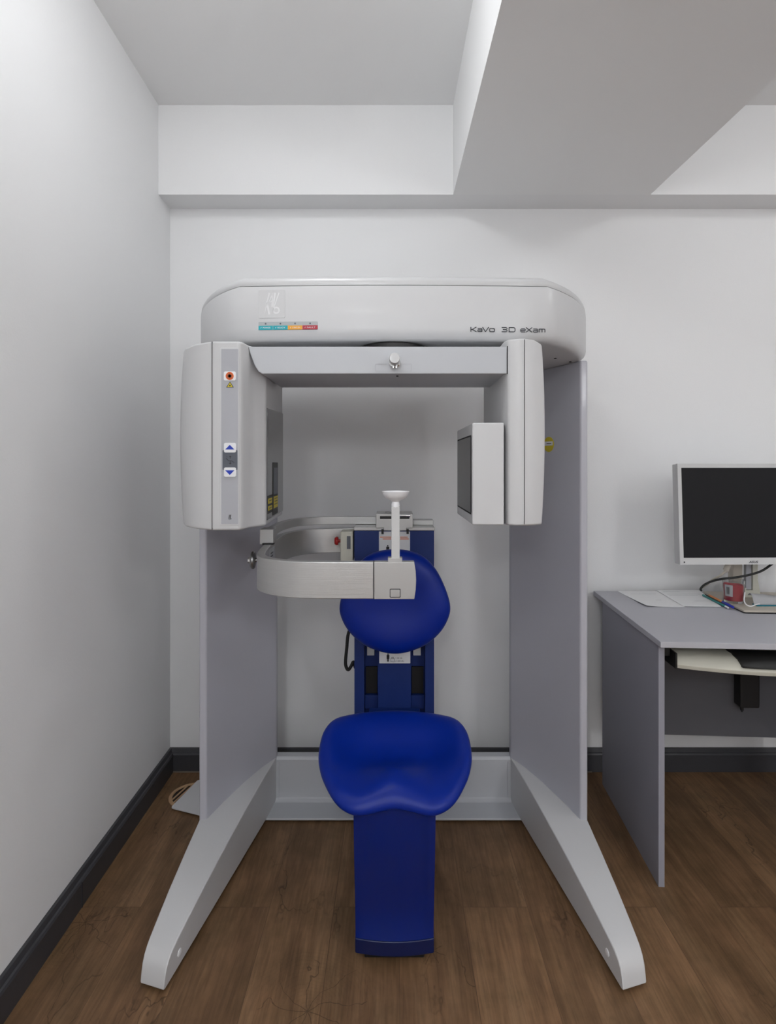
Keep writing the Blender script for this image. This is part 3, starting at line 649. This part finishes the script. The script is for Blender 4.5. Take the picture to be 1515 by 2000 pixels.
# seat
sl_b, sl_a = .215, .4515-.215*1.33
def ray(px, py):   # meet z = sl_a + sl_b*d
    d = (EYE-sl_a)/(sl_b+(py-CY)/F); return ((px-CX)*d/F, d)
sh = [(772, 1385), (815, 1387), (852, 1392), (890, 1405), (912, 1432), (921, 1471), (918, 1505), (905, 1534), (888, 1557), (866, 1570), (840, 1575), (806, 1572)]
so = sh+[(771, 1569.5)]+[(1543-x, y) for x, y in sh[1:][::-1]]
so = [ray(x, y) for x, y in so]
def sbase(a, d):
    z = sl_a+sl_b*d
    x = a-.004
    dish = -.036*math.exp(-((d-1.545)/.085)**2-(x/.16)**4)
    thigh = -.010*math.exp(-((abs(x)-.095)/.055)**2-((d-1.40)/.09)**2)
    pom = .014*math.exp(-(x/.060)**2-((d-1.42)/.060)**2)
    side = .012*min(1, (x/.20)**4)
    return z+dish+thigh*.9+pom+side
def stop(a, d, r): return sbase(a, d)+.030*(math.sqrt(max(0, 1-r**7)))-.020*(r**10)*0
def sbot(a, d, r): return sbase(a, d)-.026*math.sqrt(max(0, 1-r**5))
obj('seat', cushion(so, lambda a, d, h: Vector((a, d, h-.012)), stop, sbot, 18), M['blue'], K, smooth=80)
# pedestal / leg shell
def pedestal():
    bm = bmesh.new(); rows = []
    prof = [(.440, 1.368), (.40, 1.374), (.34, 1.384), (.27, 1.400), (.20, 1.418), (.14, 1.432), (.09, 1.440), (.062, 1.440)]
    for z, d in prof:
        r = []
        for k in range(21):
            t = -1+k/10; x = .003+t*.100
            rec = .010*(1/(1+math.exp((abs(t)-(.74+.10*(.43-z)/.4))/.03)))  # recessed middle
            if z < .10: rec *= max(0, (z-.062)/.04)
            r.append(bm.verts.new((x, d-.012*(1-t*t)+rec, z)))
        rows.append(r)
    for i in range(len(rows)-1):
        for k in range(20): bm.faces.new((rows[i][k], rows[i][k+1], rows[i+1][k+1], rows[i+1][k]))
    bk = [[bm.verts.new((x, 1.56, r[0].co.z)) for x in (-.094, .100)] for r in rows]
    for i in range(len(rows)-1):
        bm.faces.new((rows[i][0], rows[i+1][0], bk[i+1][0], bk[i][0])); bm.faces.new((rows[i][20], bk[i][1], bk[i+1][1], rows[i+1][20]))
        bm.faces.new((bk[i][0], bk[i+1][0], bk[i+1][1], bk[i][1]))
    bm.faces.new(rows[0]+[bk[0][1], bk[0][0]]); bm.faces.new(rows[-1][::-1]+[bk[-1][0], bk[-1][1]])
    return bm
ped = obj('pedestal', pedestal(), M['blueg'], K, smooth=30)
fp = [(.003+(-1+k/8)*.101, 1.437-.012*(1-(-1+k/8)**2)) for k in range(17)]+[(.104, 1.56), (-.098, 1.56)]
obj('pedestal_foot', prism(fp, .024, .062), M['blued'], ped, bevel=.003, smooth=30)
obj('foot_rollers', bx(-.075, .08, 1.45, 1.55, 0, .026), M['black'], ped, bevel=.004)
obj('undercarriage', bx(-.080, .088, 1.55, 2.0, .03, .12), M['blued'], K, bevel=.006)
obj('seat_carrier', bx(-.085, .093, 1.44, 1.985, .385, .415), M['bluep'], K, bevel=.005)

# head loop
def band(path, z0, z1, t, n=8):
    P = smoothpath([(x, y, 0) for x, y in path], n); bm = bmesh.new(); R = []
    for i, p in enumerate(P):
        d = (P[min(i+1, len(P)-1)]-P[max(i-1, 0)]).normalized(); nn = Vector((-d.y, d.x, 0))*t/2
        R.append([bm.verts.new((p+nn*s+Vector((0, 0, z)))) for s, z in ((1, z0), (-1, z0), (-1, z1), (1, z1))])
    for i in range(len(R)-1):
        for k in range(4): bm.faces.new((R[i][k], R[i][(k+1) % 4], R[i+1][(k+1) % 4], R[i+1][k]))
    bm.faces.new(R[0][::-1]); bm.faces.new(R[-1]); return bm
lo_path = [(-.047, 1.354), (-.12, 1.354), (-.20, 1.358), (-.255, 1.370), (-.305, 1.402), (-.338, 1.448), (-.354, 1.52), (-.364, 1.62), (-.372, 1.74), (-.376, 1.85), (-.364, 1.94), (-.33, 2.01), (-.27, 2.05), (-.19, 2.066), (-.137, 2.068)]
loop = obj('head_loop', band(lo_path, .950, 1.038, .022), M['alu'], K, bevel=.002, seg=2, smooth=30)
ec = prism([(-.0465, .9495), (.050, .9495), (.0535, .972), (.0545, .994), (.0535, 1.016), (.050, 1.0385), (-.0465, 1.0385)], 1.3428, 1.3655, 'y')
e = obj('loop_end_cap', ec, M['alu2'], loop, bevel=.0015, seg=2)
efr = frame((0, 1.3428, 0), (1, 0, 0), (0, 0, 1)); uu = 1.3428/F
XE = lambda px: (px-CX)*uu; ZE = lambda py: EYE-(py-CY)*uu
obj('release_button_rim', plate(efr, rrect(XE(761), XE(782), ZE(1167), ZE(1150), .002), -.001, .0008), M['seam'], e)
obj('release_button', plate(efr, rrect(XE(762.2), XE(780.8), ZE(1165.6), ZE(1151.4), .0015), 0, .0022), M['alu2'], e, bevel=.0005)
obj('cap_joint', bx(-.0475, -.0462, 1.3422, 1.366, .950, 1.0386), M['seam'], e, smooth=0)
# chin rest
cr_ = obj('chin_post', bx(-.0048, .0152, 1.344, 1.364, 1.036, 1.170), M['silver'], K, bevel=.0015)
obj('post_foot', bx(-.013, .021, 1.343, 1.365, 1.036, 1.048), M['alu2'], cr_, bevel=.001)
cc = (.0052, 1.354, 1.168)
obj('chin_cup', lathe([(.010, 0), (.010, .008), (.0085, .013), (.012, .017), (.024, .022), (.030, .029), (.033, .037), (.0335, .0385), (.0315, .0385), (.027, .030), (.016, .025), (0, .024)], cc), M['btn'], cr_, smooth=50, label='shallow white chin cup')
# upper rear rail with blocks
up = [(-.371, 1.66), (-.376, 1.78), (-.372, 1.90), (-.345, 2.0), (-.28, 2.055), (-.2, 2.072), (-.05, 2.074)]
rail = obj('support_rail', band(up, 1.052, 1.080, .018), M['alu2'], K, bevel=.002, seg=2, smooth=30)
obj('rail_bracket', bx(-.392, -.352, 1.652, 1.70, 1.036, 1.0815), M['alu2'], rail, bevel=.002)
obj('rail_stop', bx(-.382, -.35, 1.64, 1.66, 1.037, 1.0415), M['black'], rail)
sb_ = obj('slide_block', prism([(XM(734), ZM(1003)), (XM(806), ZM(1003)), (XM(806), ZM(1031)), (XM(793), ZM(1031)), (XM(793), ZM(1036)), (XM(749), ZM(1036)), (XM(749), ZM(1031)), (XM(734), ZM(1031))][::-1], MF-.010, 2.085, 'y'), M['alu2'], K, bevel=.002)
obj('slide_slot', bx(XM(742), XM(799), MF-.0115, MF-.005, ZM(1013), ZM(1007.5)), M['black'], sb_)
obj('slide_pin', lathe([(.0035, 0), (.0035, .030), (.0060, .030), (.0060, .044), (0, .045)], (XM(776), MF-.013, ZM(1006.5)), (1, 0, 0), 16), M['chrome'], sb_)
obj('slide_rod', lathe([(.0018, 0), (.0018, .03)], (XM(752), MF-.004, ZM(1000.5)), (1, 0, 0), 12), M['steel'], sb_)
# emergency stop box
eb_ = obj('switch_box', bx(-.186, -.142, 1.975, 2.055, .928, 1.036), M['cream'], K, bevel=.004, label='cream switch box with red emergency button')
obj('emergency_button', lathe([(.006, 0), (.006, .008), (.0145, .010), (.0155, .016), (.012, .022), (0, .023)], (-.186, 2.0, 1.000), (-1, 0, 0), 24), M['redp'], eb_, label='red mushroom button')
obj('switch_label', bx(-.163, -.150, 1.9735, 1.9752, .975, 1.020), M['dgrey'], eb_)
# knob on the loop's left
ks = (-.376, 1.53, .995)
kn2 = obj('clamp_knob', lathe([(.006, 0), (.006, .018), (.022, .019), (.0245, .022), (.0245, .027), (.020, .031), (0, .032)], (-.366, 1.57, 1.005), (-1, -.12, 0), 24), M['steel'], K, smooth=20, label='dark metal clamp knob on the loop')
obj('knob_hub', lathe([(.010, 0), (.008, .008), (0, .009)], (-.396, 1.566, 1.005), (-1, -.12, 0), 16), M['chrome'], kn2)
obj('scale_plate', bx(-.352, -.3505, 1.60, 1.66, .99, 1.030), M['labelg'], loop)
for k in range(3): obj('scale_mark', bx(-.3505, -.3498, 1.61, 1.64, .997+k*.009, 1.000+k*.009), M['text'], loop)

# ================================================================ DESK
ang = math.radians(3.5)
dx_, dy_ = Vector((math.cos(ang), -math.sin(ang), 0)), Vector((-math.sin(ang), -math.cos(ang), 0))   # right, towards the room
D0 = Vector((.826, 2.326, 0))
def Dp(a, b, z): return D0+dx_*a+dy_*b+Vector((0, 0, z))     # a: right from left edge, b: out from the wall
def dbox(a0, a1, b0, b1, z0, z1, bm=None):
    return hexa([Dp(a0, b0, z0), Dp(a0, b1, z0), Dp(a1, b1, z0), Dp(a1, b0, z0), Dp(a0, b0, z1), Dp(a0, b1, z1), Dp(a1, b1, z1), Dp(a1, b0, z1)], bm)
K2 = thing('desk', 'grey laminate computer desk standing right of the scanner against the wall', 'desk', tuple(Dp(.7, .34, 0)))
obj('desktop', dbox(0, 1.40, 0, .672, .7325, .75), M['desk'], K2, bevel=.0012, seg=2)
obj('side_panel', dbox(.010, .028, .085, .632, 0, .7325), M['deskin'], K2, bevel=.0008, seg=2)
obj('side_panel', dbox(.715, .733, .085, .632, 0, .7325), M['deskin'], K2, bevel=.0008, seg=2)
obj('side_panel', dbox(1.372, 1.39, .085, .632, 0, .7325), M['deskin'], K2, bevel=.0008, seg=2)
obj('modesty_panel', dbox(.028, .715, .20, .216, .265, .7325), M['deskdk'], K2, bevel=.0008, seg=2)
# keyboard tray
def tray():
    bm = bmesh.new(); z = lambda t: 0
    a0, a1 = .068, .69; n = 14; rows = []
    for k in range(n+1):
        a = a0+(a1-a0)*k/n; t = (k/n-.5)*2
        bow = .056*(1-t*t)
        fr_ = .622+bow
        sec = [(.30, .706), (fr_-.060, .706), (fr_-.028, .701), (fr_-.008, .690), (fr_, .676), (fr_-.004, .664), (fr_-.03, .661), (.30, .661)]
        rows.append([bm.verts.new(Dp(a, b, zz)) for b, zz in [(q, r_-.009) for q, r_ in sec]])
    m = len(rows[0])
    for i in range(n):
        for k in range(m): bm.faces.new((rows[i][k], rows[i][(k+1) % m], rows[i+1][(k+1) % m], rows[i+1][k]))
    bm.faces.new(rows[0][::-1]); bm.faces.new(rows[-1]); return bm
tr = obj('keyboard_tray', tray(), M['cream'], K2, bevel=.002, seg=2, smooth=45, label='cream plastic pull-out keyboard tray')
def wrist():
    bm = bmesh.new(); rows = []; n = 10
    for k in range(n+1):
        a = .235+(.60-.235)*k/n; t = (((a-.06)/.63)-.5)*2; fr_ = .622+.056*(1-t*t)
        e_ = .016 if k == 0 else 0
        rows.append([bm.verts.new(Dp(a, b, zz)) for b, zz in ((fr_-.11, .696), (fr_-.09, .703-e_*.4), (fr_-.03, .703-e_*.4), (fr_-.006, .693-e_*.3), (fr_+.002, .683), (fr_+.002, .677), (fr_-.11, .677))])
    m = len(rows[0])
    for i in range(n):
        for k in range(m): bm.faces.new((rows[i][k], rows[i][(k+1) % m], rows[i+1][(k+1) % m], rows[i+1][k]))
    bm.faces.new(rows[0][::-1]); bm.faces.new(rows[-1]); return bm
obj('wrist_pad', wrist(), M['rubber'], tr, smooth=45, label='black wrist pad')
obj('tray_end', dbox(.061, .0675, .32, .628, .655, .703), M['black'], tr, bevel=.002)
obj('slide_rail', dbox(.030, .058, .30, .60, .685, .722), M['black'], tr, bevel=.002)
for b in (.52, .575):
    obj('rail_clip', dbox(.0282, .031, b, b+.012, .692, .712), M['steel'], tr)
for a, b in ((.115, .600), (.145, .57)):
    obj('tray_screw', lathe([(.003, 0), (.003, .010)], Dp(a, b, .644), (0, 0, 1), 8), M['black'], tr)
ad = obj('power_brick', dbox(.445, .515, .216, .262, .39, .56), M['black'], None, bevel=.006)
tag(ad, 'black power supply box fixed to the desk back panel under the keyboard tray', 'power supply')
ad2 = obj('cable_plug', lathe([(.006, 0), (.006, .016), (.003, .017), (.003, .022)], Dp(.463, .24, .390), (0, 0, -1), 12), M['black'], ad)

# ================================================================ MONITOR
MO = thing('computer_monitor', 'silver-framed black computer monitor standing on the grey desk', 'monitor', (1.305, 2.08, .75))
tilt = math.radians(3)
mo = frame((1.010, 1.985, .918), (1, 0.02, 0), (0, math.sin(tilt), math.cos(tilt)))
MW, MH = .59, .357
def mprism(a0, a1, b0, b1, h0, h1, bm=None): return plate(mo, [(a0, b0), (a1, b0), (a1, b1), (a0, b1)], h0, h1, bm)
fb = bmesh.new()
bz = .0135
for r in ((0, bz, 0, MH), (MW-bz, MW, 0, MH), (bz, MW-bz, 0, .024), (bz, MW-bz, MH-.0150, MH)): mprism(*r, -.012, 0, fb)
bmesh.ops.remove_doubles(fb, verts=fb.verts[:], dist=1e-6)
fr_o = obj('bezel', fb, M['silver'], MO, smooth=0)
obj('screen', mprism(bz, MW-bz, .024, MH-.015, -.006, -.002), M['lcd'], MO, smooth=0)
obj('back_shell', mprism(.001, MW-.001, .001, MH-.001, -.040, -.012), M['silver'], MO, bevel=.003)
obj('back_bulge', mprism(.12, MW-.12, .06, MH-.06, -.065, -.040), M['silver'], MO, bevel=.008)
text('ASUS', mo, .245, .279, .0052, .0128, .0006, M['text'], MO, shear=.25, bold=.025)
obj('power_mark', mprism(.013, .018, .0065, .0115, 0, .0005), M['text'], MO, smooth=0)
def nk(px, py, d): return W(px, py, d)
nb = bmesh.new()
bx(1.2965, 1.333, 2.15, 2.185, .762, .98, nb)
obj('stand_neck', nb, M['beige'], MO, bevel=.003)
obj('stand_neck', prism([(1.333, .80), (1.350, .80), (1.350, .79), (1.375, .79), (1.375, .98), (1.395, .98), (1.395, .83), (1.408, .762), (1.322, .762), (1.322, .80)][::-1], 2.155, 2.18, 'y'), M['cream'], MO, bevel=.002)
obj('neck_arm', bx(1.30, 1.39, 2.04, 2.175, .975, 1.06), M['cream'], MO, bevel=.004)
obj('neck_slot', bx(1.352, 1.373, 2.160, 2.175, .792, .975), M['greyp'], MO, bevel=.001)
bpl = [Dp(a, b, 0) for a, b in rrect(.420, .80, .035, .333, .008)]
bsp = obj('stand_base', prism([(p.x, p.y) for p in bpl], .7545, .762), M['beige'], MO, bevel=.002)
obj('base_pad', prism([(p.x, p.y) for p in [Dp(a, b, 0) for a, b in rrect(.423, .79, .04, .332, .008)]], .75, .755), M['black'], bsp)
vg = obj('video_plug', lathe([(.010, 0), (.010, .022), (.006, .027), (.0035, .03)], W(1422, 1103, 2.05), (-.45, 0, -1), 12), M['beige'], None)
tag(vg, 'beige video cable plug hanging below the monitor', 'cable')
vc = obj('video_cable', tube([W(1416, 1116, 2.05), W(1405, 1125, 2.06), W(1390, 1133, 2.10), W(1378, 1143, 2.16), W(1368, 1149, 2.20)], .004, 8), M['beige'], vg)
bc_ = obj('black_cable', tube([W(1530, 1085, 2.05), W(1508, 1101, 2.045), W(1487, 1115, 2.04), W(1462, 1123, 2.04), W(1435, 1128, 2.04), W(1408, 1131, 2.05), W(1388, 1136, 2.10), W(1374, 1143, 2.16), W(1368, 1150, 2.20), W(1369, 1153, 2.215)], .0042, 8), M['rubber'], None)
bc_.name = 'monitor_cable'; tag(bc_, 'black cable curving from the monitor down to the desk behind the papers', 'cable')

# ================================================================ DESK ITEMS
ZB = .762
cn = W(1433, 1176, .508*F/(1176-4-CY)); cxn, cyn = 1.258, 2.085
CN = thing('candle', 'red wax candle in a clear glass standing on the monitor base', 'candle', (cxn, cyn, ZB))
obj('glass', lathe([(.031, .0005), (.033, .003), (.0375, .084), (.0355, .084), (.0318, .009), (0, .008)], (cxn, cyn, ZB), (0, 0, 1), 32), M['glass'], CN, smooth=50)
wx = lathe([(0, .0095), (.0300, .0098), (.0332, .064), (.031, .068), (.012, .067), (0, .066)], (cxn, cyn, ZB), (0, 0, 1), 32)
for v in wx.verts:
    if v.co.z > ZB+.06: v.co.z += .0015*math.sin(3*math.atan2(v.co.y-cyn, v.co.x-cxn)+1)-.06*(v.co.x-cxn)
obj('wax', wx, M['pinkt'], CN, smooth=50)
def curved_label(a0, a1, z0, z1, r0, m, name, parent):
    bm = bmesh.new(); n = 8; R = []
    for k in range(n+1):
        a = math.radians(a0+(a1-a0)*k/n)
        R.append([bm.verts.new((cxn+(r0+.0545*0+.00006*(z*1000))*math.cos(a) if False else cxn+(r0+(z)*.0556)*math.cos(a), cyn+(r0+z*.0556)*math.sin(a), ZB+z)) for z in (z0, z1)])
    for i in range(n): bm.faces.new((R[i][0], R[i+1][0], R[i+1][1], R[i][1]))
    ret = bmesh.ops.solidify(bm, geom=bm.faces[:], thickness=.0003)
    return obj(name, bm, m, parent)
cl = curved_label(192, 236, .026, .068, .0336, M['labelw'], 'barcode_label', CN)
for k in range(5): curved_label(204+k*3.4, 205.6+k*3.4, .034, .060, .0341, M['ink'], 'bar_print', cl)
curved_label(318, 338, .02, .07, .0336, M['labelw'], 'side_label', CN)
# papers
def sheet(c, z, name, lab, lines, twist=0):
    P = [Vector((*q, 0)) for q in c]
    ids = bmesh.new(); n = 8; T = []; B = []
    for j in range(n+1):
        for i in range(n+1):
            s_, t = i/n, j/n
            p = P[0]*(1-s_)*(1-t)+P[1]*s_*(1-t)+P[2]*s_*t+P[3]*(1-s_)*t
            zz = z+.006*twist*(1-s_)**3*t**2
            B.append(ids.verts.new((p.x, p.y, zz))); T.append(ids.verts.new((p.x, p.y, zz+.0008)))
    q = lambda L_, i, j: L_[j*(n+1)+i]
    for j in range(n):
        for i in range(n):
            ids.faces.new((q(T, i, j), q(T, i+1, j), q(T, i+1, j+1), q(T, i, j+1))); ids.faces.new((q(B, i, j+1), q(B, i+1, j+1), q(B, i+1, j), q(B, i, j)))
    for k in range(n):
        for (i0_, j0_, i1_, j1_) in ((k, 0, k+1, 0), (k, n, k+1, n), (0, k, 0, k+1), (n, k, n, k+1)):
            ids.faces.new((q(B, i0_, j0_), q(B, i1_, j1_), q(T, i1_, j1_), q(T, i0_, j0_)))
    o = obj(name, ids, M['paper'], None, smooth=60); tag(o, lab, 'paper')
    for s0, s1, t0 in lines:
        a = P[0]*(1-s0)*(1-t0)+P[1]*s0*(1-t0)+P[2]*s0*t0+P[3]*(1-s0)*t0; b = P[0]*(1-s1)*(1-t0)+P[1]*s1*(1-t0)+P[2]*s1*t0+P[3]*(1-s1)*t0
        obj('print_line', bx(min(a.x, b.x), max(a.x, b.x), (a.y+b.y)/2-.0010, (a.y+b.y)/2+.0010, z+.0007, z+.0010), M['labelg'], o, smooth=0)
    return o
def onz(px, py, z=.7505):
    d = (EYE-z)*F/(py-CY); return ((px-CX)*d/F, d)
sheet([onz(1206, 1154.5), onz(1282, 1154.5), onz(1337, 1185), onz(1262, 1185.5)], .750, 'paper_sheet', 'white paper sheet nearest the left edge of the desk', [(.2, .85, .2), (.2, .7, .6)], 1)
sheet([onz(1281, 1153.5), onz(1364, 1153.5), onz(1408, 1186), onz(1334, 1185)], .7522, 'paper_sheet', 'white printed paper sheet lying beside the two pens', [(.1, .5, .12), (.1, .9, .28), (.1, .8, .36), (.5, .9, .7)])
# pens
def pen(name, lab, a, b, secs, r):
    t = thing(name, lab, 'pen', tuple(a)); a = Vector(a); b = Vector(b); d = b-a
    for i, (s0, s1, m, nm, rr) in enumerate(secs):
        p = a+d*s0; L_ = d.length*(s1-s0)
        obj(nm, lathe([(rr*.7, 0), (rr, .003), (rr, L_-.003), (rr*.7, L_)], p, d, 14), M[m], t)
    return t
p1 = Vector((*onz(1372, 1162, .757), .7565)); q1 = Vector((*onz(1422, 1187, .757), .7565))
pen('pen', 'teal pen with white tip lying nearest the front on the papers', p1, q1, [(0, .88, 'pent', 'barrel', .0038), (.88, 1.0, 'btn', 'cap', .0034)], .004)
p2 = Vector((*onz(1384, 1161.5, .769), .768)); q2 = Vector((*onz(1432, 1186, .762), .761))
pen('pen', 'orange and grey pen with blue cap lying behind the teal pen', p2, q2, [(0, .56, 'peno', 'barrel', .0036), (.56, 1.0, 'penb', 'cap', .0046)], .004)
# mask
def mask():
    bm = bmesh.new(); G = []; n, m = 14, 8
    x0, y0 = 1.275, 2.045
    for i in range(n+1):
        row = []
        for j in range(m+1):
            s, t = i/n, j/m
            x = 1.30+s*.17; y = 2.03+t*.075*(.5+.5*min(1, s*3))
            z = ZB+.004+.022*math.sin(math.pi*min(1, t*1.0))*(.5+.5*(1-s))+.010*t+.016*(1-s)**2*(t)
            row.append(bm.verts.new((x, y, z)))
        G.append(row)
    for i in range(n):
        for j in range(m): bm.faces.new((G[i][j], G[i+1][j], G[i+1][j+1], G[i][j+1]))
    bmesh.ops.solidify(bm, geom=bm.faces[:], thickness=.0008)
    return bm
mk = tag(obj('face_mask', mask(), M['mask'], None, smooth=60), 'white face mask with ear loop lying on the monitor base', 'face mask')
obj('ear_loop', tube([W(1454, 1157, 2.06), W(1453, 1166, 2.045), W(1453, 1174, 2.035), W(1457, 1181, 2.022), W(1466, 1184, 2.02), W(1475, 1181, 2.02), W(1482, 1179.5, 2.03)], .0022, 8), M['mask'], mk)
obj('mask_lining', bx(1.305, 1.47, 2.022, 2.05, ZB+.0005, ZB+.003), M['maskt'], mk)

# ================================================================ FLOOR ITEMS
vcx, vcy, vr = -.775, 2.165, .083
V = thing('floor_vent', 'round tan slotted floor vent in the corner behind the white plate', 'floor vent', (vcx, vcy, 0))
obj('vent_ring', lathe([(vr, 0), (vr, .003), (vr-.004, .005), (vr-.011, .005), (vr-.013, .002), (vr-.013, 0)], (vcx, vcy, 0)), M['tan'], V)
obj('vent_well', lathe([(vr-.012, .0003), (vr-.012, .001)], (vcx, vcy, 0)), M['tand'], V)
for k in range(-3, 4):
    off = k*.017; L_ = math.sqrt((vr-.012)**2-off**2); a = math.radians(75)
    c = Vector((vcx+off*math.sin(a), vcy-off*math.cos(a), 0)); d = Vector((math.cos(a), math.sin(a), 0)); n_ = Vector((-d.y, d.x, 0))*.0028
    obj('vent_slat', hexa([c-d*L_-n_+Vector((0, 0, .001)), c+d*L_-n_+Vector((0, 0, .001)), c+d*L_+n_+Vector((0, 0, .001)), c-d*L_+n_+Vector((0, 0, .001)),
                           c-d*L_-n_+Vector((0, 0, .004)), c+d*L_-n_+Vector((0, 0, .004)), c+d*L_+n_+Vector((0, 0, .004)), c-d*L_+n_+Vector((0, 0, .004))]), M['tan'], V)
pc = Vector((-.820, 2.072, 0)); ea = Vector((.20, .98, 0)).normalized(); ebv = Vector((.945, -.33, 0)).normalized()
corner = rrect(0, .19, 0, .19, .012)
pp = [pc+ebv*a+ea*b for a, b in corner]
fpz = obj('floor_plate', prism([(p.x, p.y) for p in pp], .0055, .0095), M['labelw'], None, bevel=.001)
tag(fpz, 'thin white plate with rounded corner lying on the wooden floor behind the left scanner column', 'plate')
